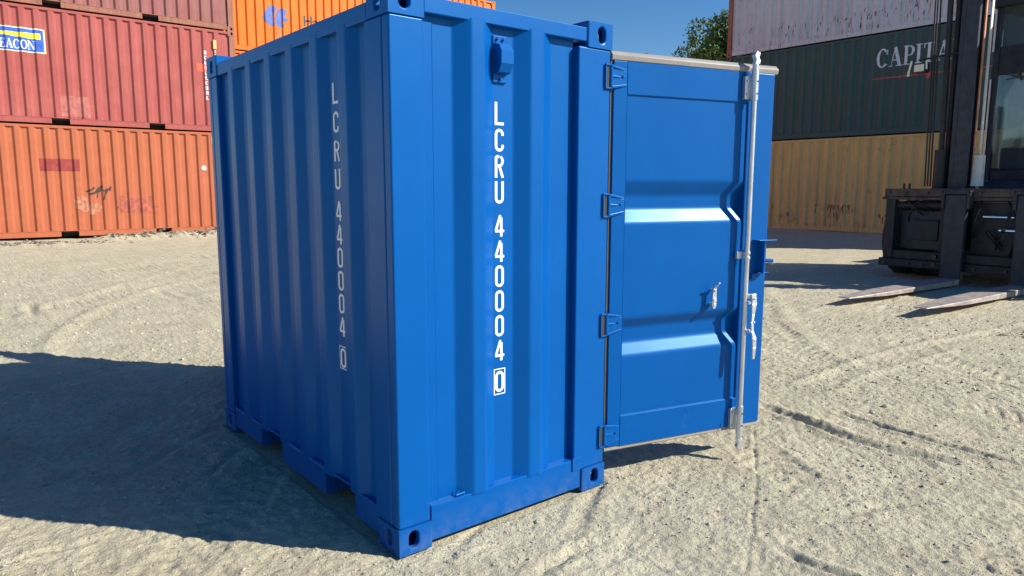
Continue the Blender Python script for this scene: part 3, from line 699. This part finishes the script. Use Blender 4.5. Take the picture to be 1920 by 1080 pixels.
for (x,z,w_,h_) in ((2.50,1.05,.18,.10),(2.56,.99,.22,.07),(2.66,1.02,.12,.13),(2.78,1.05,.05,.14),(2.86,1.07,.10,.04),(2.90,1.0,.045,.12),(2.98,1.07,.05,.10)):
    g1+=stroke([(x,z),(x+w_*.5,z+h_*.3),(x+w_,z+h_)],.045)
g1+=stroke([(2.72,.9),(2.76,1.1)],.03)+stroke([(2.86,.85),(2.92,1.1),(3.02,1.13)],.03)
decal('graffiti',[[(x-.1,z+.02) for x,z in q] for q in g1],pf,fy,'graf',c1)
decal('scuff',jitter_blob(2.20,2.42,.62,.92,26)+jitter_blob(2.45,2.68,.58,.75,16),pf,fy,'ghost2',c1)
decal('paint_patch',q4(3.10,3.82,.56,.90)+jitter_blob(3.05,3.9,.5,.95,14),pf,fy,'ghost',c1,eps=.005)
MB().tube((5.10,.0,1.67),(5.10,.05,1.67),.07,n=12).build('socket','zinc',c1)
MB().box(5.32,5.40,-.006,.03,2.28,2.47).build('vent_cover','tan',c1,bevel=.004)
def idmarks(root,pf,fy,x,ztop,n,dz,sz,mat='white'):
    out=[]
    for i in range(n):
        z=ztop-i*dz; k=i%5
        out+=q4(x,x+sz*.22,z-sz,z)
        if k in(0,1,3): out+=q4(x,x+sz*.6,z-sz*.2,z)
        if k in(1,2,4): out+=q4(x,x+sz*.6,z-sz,z-sz*.8)
        if k in(2,3,0): out+=q4(x+sz*.4,x+sz*.62,z-sz,z-sz*.1)
    return decal('code_marking',out,pf,fy,mat,root)
idmarks(c1,pf,fy,5.40,2.10,9,.16,.10)
c2,pf,fy=container('faded red container with a blue and yellow sign, middle of the left stack','left container stack',(LX,LY,LZ+HC),0,6.058,HC,'red','rustpost')
S2=LZ+HC
zb,zt=4.51-S2,5.04-S2; x0,x1=.73,1.83
decal('sign_panel',q4(x0,x1,zb,zt),pf,fy,'syel',c2,eps=.005); decal('sign_panel',q4(x0+.008,x1-.008,zb+.008,zt-.008),pf,fy,'white',c2,eps=.007)
decal('sign_panel',q4(x0+.025,x1-.03,zb+.025,zt-.025),pf,fy,'sblue',c2,eps=.009)
decal('sign_stripe',[[(x0+.05,4.86-S2),(x1-.09,4.80-S2),(x1-.09,4.94-S2),(x0+.05,4.915-S2)]],pf,fy,'syel',c2,eps=.011)
pl=[];x=.84
for ch in 'BEACON':
    w_,p=serif(ch); s=.195; pl+=xf(p,s*.88,s,x,4.575-S2); x+=w_*s*.88-.004
decal('sign_lettering',pl,pf,fy,'white',c2,eps=.013)
for q_ in (q4(5.06,5.30,4.46-S2,4.66-S2),q4(5.42,5.58,3.95-S2,4.1-S2),q4(5.5,5.6,4.35-S2,4.62-S2)): decal('paint_patch',q_,pf,fy,'redp',c2)
decal('paint_patch',q4(2.02,2.62,3.15-S2,3.62-S2),pf,fy,'palered',c2,eps=.005)
idmarks(c2,pf,fy,5.26,4.98-S2,10,.125,.09); idmarks(c2,pf,fy,5.52,5.02-S2,3,.09,.06)
MB().box(5.50,5.58,-.006,.03,5.05-S2,5.28-S2).build('vent_cover','tan',c2,bevel=.004)
c3,pf,fy=container('dull maroon container on top of the left stack, cut off by the top edge','left container stack',(LX,LY,LZ+2*HC),0,6.058,HC,'red2','rustpost','rustpost')
# orange row behind
OX,OY=3.90,20.0; HO=2.61
for k in range(2):
    container(['orange container at the bottom of the rear row, mostly hidden','orange container below the one with the blue arrow logo'][k],'rear container row',(OX,OY,.38+HO*k),0,12.19,HO,'orange2',pockets=False)
c,pf,fy=container('bright orange container with a blue double arrow logo high behind the blue container','rear container row',(OX,OY,.38+2*HO),0,12.19,2.896,'orange2',pockets=False)
S3=.38+2*HO
def lg(p): return (7.13-OX+(p[0]-560)/355*.85, 7.03-S3-(p[1]-55-(p[0]-560)*.06)/275*.58)
lp=[[lg(p) for p in q] for q in ([(640,58),(755,65),(705,180),(560,215)],[(560,215),(705,180),(690,225),(722,335),(615,320)][:5],
    [(780,75),(890,95),(840,205),(730,185)],[(730,185),(840,205),(815,262),(712,235)],[(840,205),(912,215),(890,260),(815,262)],[(712,235),(815,262),(838,345),(745,335)])]
decal('logo',lp,pf,fy,'logob',c)
decal('lettering',xf(fontpolys('Hapag-Lloyd',.44,.008),1,1,8.42-OX,6.60-S3),pf,fy,'navy',c)
for k in range(2): decal('scuff',q4(7.56-OX+.09*k,7.60-OX+.1*k,6.05-S3,6.42-S3),pf,fy,'ghost2',c)
# right stack, long side facing the yard
RX,RY,RZ=18.2,11.13,.32
rk=[('ochre tan container with rust patches resting on the ground behind the forklift','tan',None),
    ('dark green container with pale lettering, middle of the right stack','green',None),
    ('greyish white container with rust runs on top of the right stack','whitec','rustpost')]
for k,(lb,mt,fm) in enumerate(rk):
    r_,pf,fy=container(lb,'right container stack',(RX,RY,RZ+HC*k),R(-90),12.19,HC,mt,fm,pockets=False)
    def rustspots(cx,cz,w_,h_,n):
        o=[]
        for i in range(n):
            x=rng.normal(cx,w_); z=cz-abs(rng.normal(0,h_)); a=rng.uniform(.004,.016); h2=rng.uniform(.03,.16)
            o+=[[(x-a,z-h2*.4),(x-a*.3,z-h2),(x+a*.8,z-h2*.5),(x+a,z+.01),(x+a*.1,z+.03)]]
        return o
    if k==0:
        for (cx,cz,w_,h_,n) in ((3.75,.78,.28,.16,46),(5.15,.55,.16,.1,20),(2.3,.55,.2,.12,9),(6.6,.6,.3,.15,20)): decal('rust_patch',rustspots(cx,cz,w_,h_,n),pf,fy,'rust' if k==2 else 'rustd',r_)
    if k==2:
        for (cx,cz,w_,h_,n) in ((.9,.75,.12,.15,9),(2.2,.62,.35,.15,14),(3.4,.75,.3,.2,16),(4.4,.62,.3,.15,20),(5.4,.7,.35,.18,22),(6.6,.62,.3,.15,16)): decal('rust_patch',rustspots(cx,cz,w_,h_,n),pf,fy,'rust' if k==2 else 'rustd',r_)
    if k==1:
        pl=[];x=4.55
        for ch in 'CAPITAL':
            w_,p=serif(ch); s=.47; pl+=xf(p,s*.86,s,x,4.63-RZ-HC); x+=w_*s*.86+.012
        decal('lettering',pl,pf,fy,'cletter',r_)
        decal('underline',q4(4.50,5.72,4.345-RZ-HC,4.375-RZ-HC)+q4(6.0,7.3,4.345-RZ-HC,4.375-RZ-HC)+[[(5.72,4.395-RZ-HC),(5.86,4.22-RZ-HC),(6.0,4.395-RZ-HC)]],pf,fy,'underl',r_)

# ============================================================ FORKLIFT (local +x = forward)
GZ=.145
fk=empty('forklift',(9.8,1.0,GZ),R(175.5)); tag(fk,'large dark forklift truck with lowered forks parked in front of the tan container','forklift')
for yc in (-.47,.43):
    m=MB()
    m.hexa([(0,yc-.14,.03),(1.9,yc-.14,.045),(1.9,yc+.14,.045),(0,yc+.14,.03)],[(0,yc-.14,.115),(1.9,yc-.14,.095),(1.9,yc+.14,.095),(0,yc+.14,.115)])
    m.hexa([(1.9,yc-.14,.045),(2.66,yc-.075,.062),(2.66,yc+.075,.062),(1.9,yc+.14,.045)],[(1.9,yc-.14,.095),(2.66,yc-.075,.076),(2.66,yc+.075,.076),(1.9,yc+.14,.095)])
    f_=m.build('fork','forks',fk,bevel=.008)
    MB().box(-.09,.0,yc-.14,yc+.14,.04,1.30).build('shank','fl2',f_,bevel=.012)
    MB().box(-.11,.012,yc-.19,yc-.145,1.10,1.36).box(-.11,.012,yc+.145,yc+.19,1.10,1.36).box(-.11,.012,yc-.19,yc+.19,1.305,1.36).build('fork_hook','fl2',f_,bevel=.012)
def fb(nm,mat,*a,bev=.008): return MB().box(*a).build(nm,mat,fk,bevel=bev)
m=MB(); m.box(-.20,-.10,-1.53,1.50,1.27,1.385).box(-.24,-.11,-1.57,1.54,1.22,1.262); m.build('carriage_beam','flr',fk,bevel=.008)
m=MB(); m.box(-.22,-.095,-1.56,1.52,.215,.33).box(-.26,-.12,-1.50,1.46,.335,.46); m.build('carriage_beam','fl',fk,bevel=.01)
for s in (-1,1):
    m=MB(); m.prism([(-.10,.34),(-.10,1.22),(-.20,1.22),(-.24,.95),(-.24,.34)],'y',s*1.50,s*1.36); fixn(m.build('side_plate','fl',fk,bevel=.008))
    fb('carriage_plate','fl2',-.32,-.28,*sorted((s*1.34,s*.62)),.48,1.06); fb('carriage_plate','fl',-.27,-.23,*sorted((s*1.14,s*.78)),.62,.92)
    fb('carriage_plate','fl',-.30,-.22,*sorted((s*.76,s*.66)),.36,1.2)
    MB().tube((-.2,s*1.36,1.14),(-.2,s*.66,1.14),.055,n=16).build('shift_cylinder','fl',fk,smooth=40)
    fb('valve_block','fl',-.36,-.24,*sorted((s*1.12,s*.82)),1.08,1.21)
    m=MB()
    for zz in (.28,.40): m.tube((-.26,s*.74,zz),(-.08,s*.74,zz),.035,n=14)
    m.build('roller','flr',fk,smooth=40)
m=MB(); m.box(-.5,-.26,-.34,.34,.30,1.2); m.build('carriage_plate','fl',fk,bevel=.01)
MB().tube((-.16,-.16,1.00),(-.16,.62,1.00),.022,n=14).build('side_shift_rod','chrome',fk,smooth=40)
MB().tube((-.16,.05,.82),(-.16,.9,.82),.030,n=14).build('side_shift_rod','chrome',fk,smooth=40)
MB().tube((-.15,-.1,.80),(-.3,.1,.5),.025,n=10).tube((-.15,.24,.62),(-.3,.14,.40),.022,n=10).build('hydraulic_hose','hose',fk,smooth=50)
# mast
for s in (-1,1):
    m=MB(); m.box(-.62,-.36,*sorted((s*.76,s*.70)),.12,5.6).box(-.62,-.56,*sorted((s*.70,s*.54)),.12,5.6).box(-.42,-.36,*sorted((s*.70,s*.52)),.12,5.6); m.build('mast_rail','fl2',fk,bevel=.006)
    m=MB(); m.box(-.54,-.44,*sorted((s*.655,s*.60)),.3,5.4); m.build('inner_rail_and_sun_streak','fl',fk,bevel=.005)
    m=MB(); m.box(-.545,-.50,*sorted((s*.515,s*.50)),1.45,5.3); m.build('inner_rail_and_sun_streak','flo',fk,bevel=.003)  # thin orange strip painted as a sunlit inner edge
    MB().box(-.70,-.64,*sorted((s*.50,s*.485)),1.3,5.3).build('inner_rail_and_sun_streak','flw',fk)  # thin pale strip painted as a sunlit inner edge
for zz in (5.3,): fb('mast_crossbar','fl2',-.62,-.40,-.54,.54,zz,zz+.2)
fb('mast_crossbar','fl2',-.64,-.57,-.54,.54,4.15,4.55)
fb('mast_crossbar','fl2',-.62,-.40,-.54,.54,.25,.5)
fixn(MB().prism([(-.60,1.42),(-.46,1.42),(-.50,1.60),(-.50,1.86),(-.60,1.86),(-.60,1.60)],'y',-.50,-.38).build('mast_bracket','flw',fk,bevel=.005))
MB().tube((-.40,-.90,1.38),(-.40,-.90,1.95),.085,n=16).tube((-.40,-.90,1.9),(-.40,-.96,5.4),.038,n=14).build('lift_cylinder','fl',fk,smooth=40)
MB().tube((-.5,-.86,.3),(-.5,-.86,5.2),.04,n=12).build('lift_cylinder','fl',fk,smooth=40)
for y0,y1 in ((-1.00,-1.08),(-1.04,-1.12),(-1.08,-1.15)):
    MB().tube((-.36,y0,1.42),(-.36,y1,5.3),.012,n=8).build('hydraulic_hose','hose',fk,smooth=50)
for s in (-1,1):      # leaf chains and anchor bolts beside the rails
    for yy in ((s*.36,s*.40) if s>0 else ()):
        m=MB()
        for k in range(46): m.box(-.475+.006*(k%2),-.445+.006*(k%2),yy-.008,yy+.008,1.40+k*.085,1.40+k*.085+.07)
        m.build('lift_chain','hose',fk)
for (y,z) in ((-1.46,1.33),(-1.2,1.33),(-.9,1.33),(.9,1.33),(-1.46,.27),(-1.1,.27),(-.9,.27),(.9,.27),(-.2,.27),(.2,.27),(-.2,1.33),(.2,1.33)):
    MB().tube((-.10,y,z),(-.075 if z>1 else -.07,y,z),.022,n=6).build('bolt','flr',fk)
for (y0,z0_,y1,z1_) in ((-1.25,1.26,-1.0,1.0),(-1.15,1.26,-.85,1.05),(-1.05,1.27,-1.2,.9),(-.62,1.2,-.55,.6),(.1,1.25,.35,.75),(-.2,1.25,-.3,.7),(.2,1.2,.0,.55)):
    m=MB(); P_=[Vector((-.20,y0,z0_)),Vector((-.06,(y0*2+y1)/3+.04,(z0_*2+z1_)/3)),Vector((-.05,(y0+2*y1)/3+.03,(z0_+2*z1_)/3)),Vector((-.22,y1,z1_))]
    pts=[(1-t)**3*P_[0]+3*t*(1-t)**2*P_[1]+3*t*t*(1-t)*P_[2]+t**3*P_[3] for t in [i/7 for i in range(8)]]
    for a,b_ in zip(pts[:-1],pts[1:]): m.tube(a,b_,.013,n=8,cap=False)
    m.build('hydraulic_hose','hose',fk,smooth=60)
for y in (-1.20,-1.28): MB().tube((-.16,y,1.38),(-.16,y,1.46),.018,n=8).build('grease_pin','fl',fk)
m=MB(); m.tube((-.45,-.76,3.32),(-.28,-1.27,3.26),.014,n=8); lamp=m.build('work_lamp','fl',fk,smooth=50)
MB().box(-.30,-.16,-1.28,-1.10,3.06,3.20).build('housing','fl',lamp,bevel=.02); MB().box(-.158,-.150,-1.26,-1.12,3.08,3.18).build('lens','lens',lamp,bevel=.003)
m=MB(); m.tube((-.15,-1.30,3.24),(-.15,-1.33,3.10),.014,n=8).tube((-.15,-1.33,3.10),(-.17,-1.35,3.03),.018,n=8).tube((-.15,-1.09,3.22),(-.15,-1.08,3.10),.012,n=8); m.build('bracket','flw',lamp,smooth=50)
# chassis and engine hood
fixn(MB().prism([(-.7,.42),(-4.9,.42),(-5.2,.7),(-5.3,1.5),(-5.1,1.75),(-3.3,1.85),(-3.2,1.5),(-1.0,1.5),(-.75,1.2)],'y',-.95,.95).build('chassis','fl2',fk,bevel=.03))
fixn(MB().prism([(-4.5,.35),(-5.35,.55),(-5.5,1.3),(-5.3,1.72),(-4.5,1.72)],'y',-1.25,1.25).build('counterweight','fl',fk,bevel=.06))
for s in (-1,1):
    fixn(MB().prism([(-.42,1.22),(-.42,1.30),(-1.5,1.34),(-1.85,1.18),(-1.85,1.08),(-1.45,1.26)],'y',s*.98,s*1.70).build('mudguard','fl',fk,bevel=.01))
def wheel(x,y,r,wd):
    w_=empty('wheel'); C.objects.unlink(w_); 
    m=MB(); n=40; prof=[(-wd/2,r*.58),(-wd/2,r*.88),(-wd/2+.04,r*.97),(-wd*.2,r),(wd*.2,r),(wd/2-.04,r*.97),(wd/2,r*.88),(wd/2,r*.58)]
    vs=[];fs=[]
    for i in range(n):
        a=2*math.pi*i/n
        for (py,pr_) in prof:
            rr=pr_-(.018 if (i%2 and pr_>r*.95) else 0); vs.append((x+rr*math.cos(a),y+py,r+rr*math.sin(a)))
    k=len(prof)
    for i in range(n):
        for j in range(k): 
            i2=(i+1)%n; j2=(j+1)%k; fs.append((i*k+j,i*k+j2,i2*k+j2,i2*k+j))
    t=mesh_obj('wheel',vs,fs,'tyre',fk,smooth=50); bpy.data.objects.remove(w_)
    m.tube((x,y-wd*.35,r),(x,y+wd*.35,r),r*.585,n=24).tube((x,y-wd*.45,r),(x,y+wd*.45,r),r*.2,n=16); m.build('rim','fl',t,smooth=40)
for s in (-1,1):
    wheel(-.93,s*1.16,.60,.32); wheel(-.93,s*1.53,.60,.32); wheel(-4.3,s*1.0,.46,.32)
# cab
cabx0,cabx1=-1.35,-2.95; cy0,cy1=-.66,.72
cab=MB()
for (x,y) in ((cabx0,cy0),(cabx0,cy1),(cabx1,cy0),(cabx1,cy1)):
    cab.box(x-.045,x+.045,y-.045,y+.045,1.50,4.02)
cab.box(cabx1,cabx0,cy0-.02,cy0+.03,1.50,1.70).box(cabx1,cabx0,cy1-.03,cy1+.02,1.50,1.70).box(cabx0-.05,cabx0+.02,cy0+.046,cy1-.046,1.50,1.66)
cab.box(cabx0-.06,cabx0+.035,cy0+.046,cy1-.046,3.06,3.46).box(cabx1,cabx0,cy0-.02,cy0+.03,3.1,3.2).box(cabx1,cabx0,cy1-.03,cy1+.02,3.1,3.2)
cab.box(cabx1-.1,cabx0+.16,cy0-.08,cy1+.08,4.03,4.14).box(cabx1-.04,cabx1+.04,cy0+.046,cy1-.046,1.5,2.2)
cb=cab.build('cab','fl2',fk,bevel=.01)
MB().box(cabx0-.012,cabx0-.004,cy0+.047,cy1-.047,1.67,3.055).build('windscreen','glass',cb)
MB().box(cabx0-.012,cabx0-.004,cy0+.047,cy1-.047,3.465,4.025).build('windscreen','glass',cb)
MB().box(cabx1+.05,cabx0-.05,cy0-.004,cy0+.004,1.705,3.095).build('side_window','glass',cb); MB().box(cabx1+.05,cabx0-.05,cy1-.004,cy1+.004,1.705,3.095).build('side_window','glass',cb)
MB().tube((cabx0+.07,cy0-.03,3.0),(cabx0+.07,cy0-.03,1.6),.012).tube((cabx0+.07,cy0-.03,4.0),(cabx0+.07,cy0-.03,3.4),.014).build('grab_rail','zinc',cb,smooth=50)
MB().tube((cabx0+.05,-.33,3.08),(cabx0+.02,-.30,2.95),.02,n=8).tube((cabx0+.03,-.5,2.98),(cabx0+.03,.0,3.02),.008,n=6).build('wiper','fl',cb)
m=MB(); m.box(-2.75,-2.2,-.25,.30,1.7,2.05).hexa([(-2.85,-.25,2.05),(-2.7,-.25,2.05),(-2.7,.3,2.05),(-2.85,.3,2.05)],[(-2.95,-.2,2.75),(-2.83,-.2,2.75),(-2.83,.25,2.75),(-2.95,.25,2.75)]); m.build('driver_seat','seat',cb,bevel=.03)
m=MB(); m.box(-1.75,-1.45,-.55,.6,1.66,2.0); m.build('dashboard','fl',cb,bevel=.03)
m=MB()
for i in range(20):
    a,a2=2*math.pi*i/20,2*math.pi*(i+1)/20; f2=lambda a:(-1.86+.06*math.sin(a),.02+.19*math.cos(a),2.16+.17*math.sin(a)); m.tube(f2(a),f2(a2),.014,n=6)
m.tube((-1.86,.02,2.16),(-1.7,.02,1.95),.02,n=8); m.build('steering_wheel','hose',cb,smooth=60)
MB().box(-2.62,-2.6,.32,.44,1.9,2.8).build('safety_jacket','lime',cb,bevel=.005)
m=MB(); m.tube((cabx0+.06,.02,3.0),(cabx0+.09,.16,3.0),.015,n=8).tube((cabx0+.08,.2,2.94),(cabx0+.11,.2,3.06),.05,n=12); m.build('mirror','fl',cb,smooth=50)

# ============================================================ TREES
def tree(label,loc,h,crown,nleaf,mat,lsize=.16,n_clump=60,group=None):
    root=empty('tree',loc); tag(root,label,'tree',group)
    m=MB(); top=Vector((.2,.1,h*.72)); p=Vector((0,0,-.3)); r=h*.035; segs=6; pts=[p]
    for i in range(1,segs+1): pts.append(Vector((random.uniform(-.12,.12)*i*.6,random.uniform(-.12,.12)*i*.6,h*.72*i/segs)))
    for i in range(segs): m.tube(pts[i],pts[i+1],r*(1-.13*i),r*(1-.13*(i+1)),n=10)
    cx,cy,cz,rx,ry,rz_=crown; cl=[]
    for i in range(n_clump):
        while True:
            v=Vector((random.uniform(-1,1),random.uniform(-1,1),random.uniform(-1,1)))
            if .35<v.length<1: break
        v*=random.uniform(.85,1.08)
        c=Vector((cx+v.x*rx,cy+v.y*ry,cz+v.z*rz_)); cl.append((c,random.uniform(.45,1.0)*max(rx*.24,.42)))
        if i%3==0:
            st=pts[random.randint(2,segs)]; mid=st.lerp(c,.5)+Vector((0,0,.3)); m.tube(st,mid,r*.35,r*.2,n=6,cap=False); m.tube(mid,c,r*.2,r*.06,n=6,cap=False)
    m.build('trunk','bark',root,smooth=60)
    nl=nleaf; ci=rng.integers(0,len(cl),nl); Cc=np.array([tuple(cl[i][0]) for i in ci]); Rr=np.array([cl[i][1] for i in ci])
    dv=rng.normal(0,1,(nl,3)); dv/=np.linalg.norm(dv,axis=1)[:,None]; pos=Cc+dv*(Rr*rng.uniform(.3,1.15,nl)**.6)[:,None]*np.array([1,1,.8])
    a=rng.normal(0,1,(nl,3)); a/=np.linalg.norm(a,axis=1)[:,None]; b_=np.cross(a,rng.normal(0,1,(nl,3))); b_/=np.linalg.norm(b_,axis=1)[:,None]
    s=lsize*rng.uniform(.6,1.3,nl)[:,None]
    V=np.stack([pos-a*s,pos+b_*s*.45,pos+a*s,pos-b_*s*.45],1).reshape(-1,3); F=np.arange(nl*4).reshape(-1,4)
    mesh_obj('crown',V,[tuple(int(i) for i in f) for f in F],mat,root)
tree('leafy green tree rising behind the grey white container',(28.2,17.6,.34),7.9,(0,0,4.95,3.9,3.9,3.7),80000,'leaf',.10,190)
tree('small yellow green treetop far behind the door',(25.3,20.9,.34),7.2,(0,0,6.2,.9,.9,1.75),6000,'leaf2',.11,26)

# a far-off wood closing the yard's horizon
n=26000; th=rng.uniform(-.35,1.25,n); rr=rng.uniform(105,125,n); cen=np.sin(th*61)*1.6+np.sin(th*23+1)*2.0+np.sin(th*139)*.8
px=CAM.x+rr*np.sin(th+yaw); py=CAM.y+rr*np.cos(th+yaw); pz=.3+rng.uniform(0,1,n)**.75*(8.6+cen)
a=rng.normal(0,1,(n,3)); a/=np.linalg.norm(a,axis=1)[:,None]; b_=np.cross(a,rng.normal(0,1,(n,3))); b_/=np.linalg.norm(b_,axis=1)[:,None]
sz=rng.uniform(.5,1.1,n)[:,None]; P0=np.stack([px,py,pz],-1)
V=np.stack([P0-a*sz,P0+b_*sz*.6,P0+a*sz,P0-b_*sz*.6],1).reshape(-1,3)
tag(mesh_obj('distant_wood',V,[(4*i,4*i+1,4*i+2,4*i+3) for i in range(n)],'leaf'),'dark green wood far behind the yard','wood',kind='stuff')
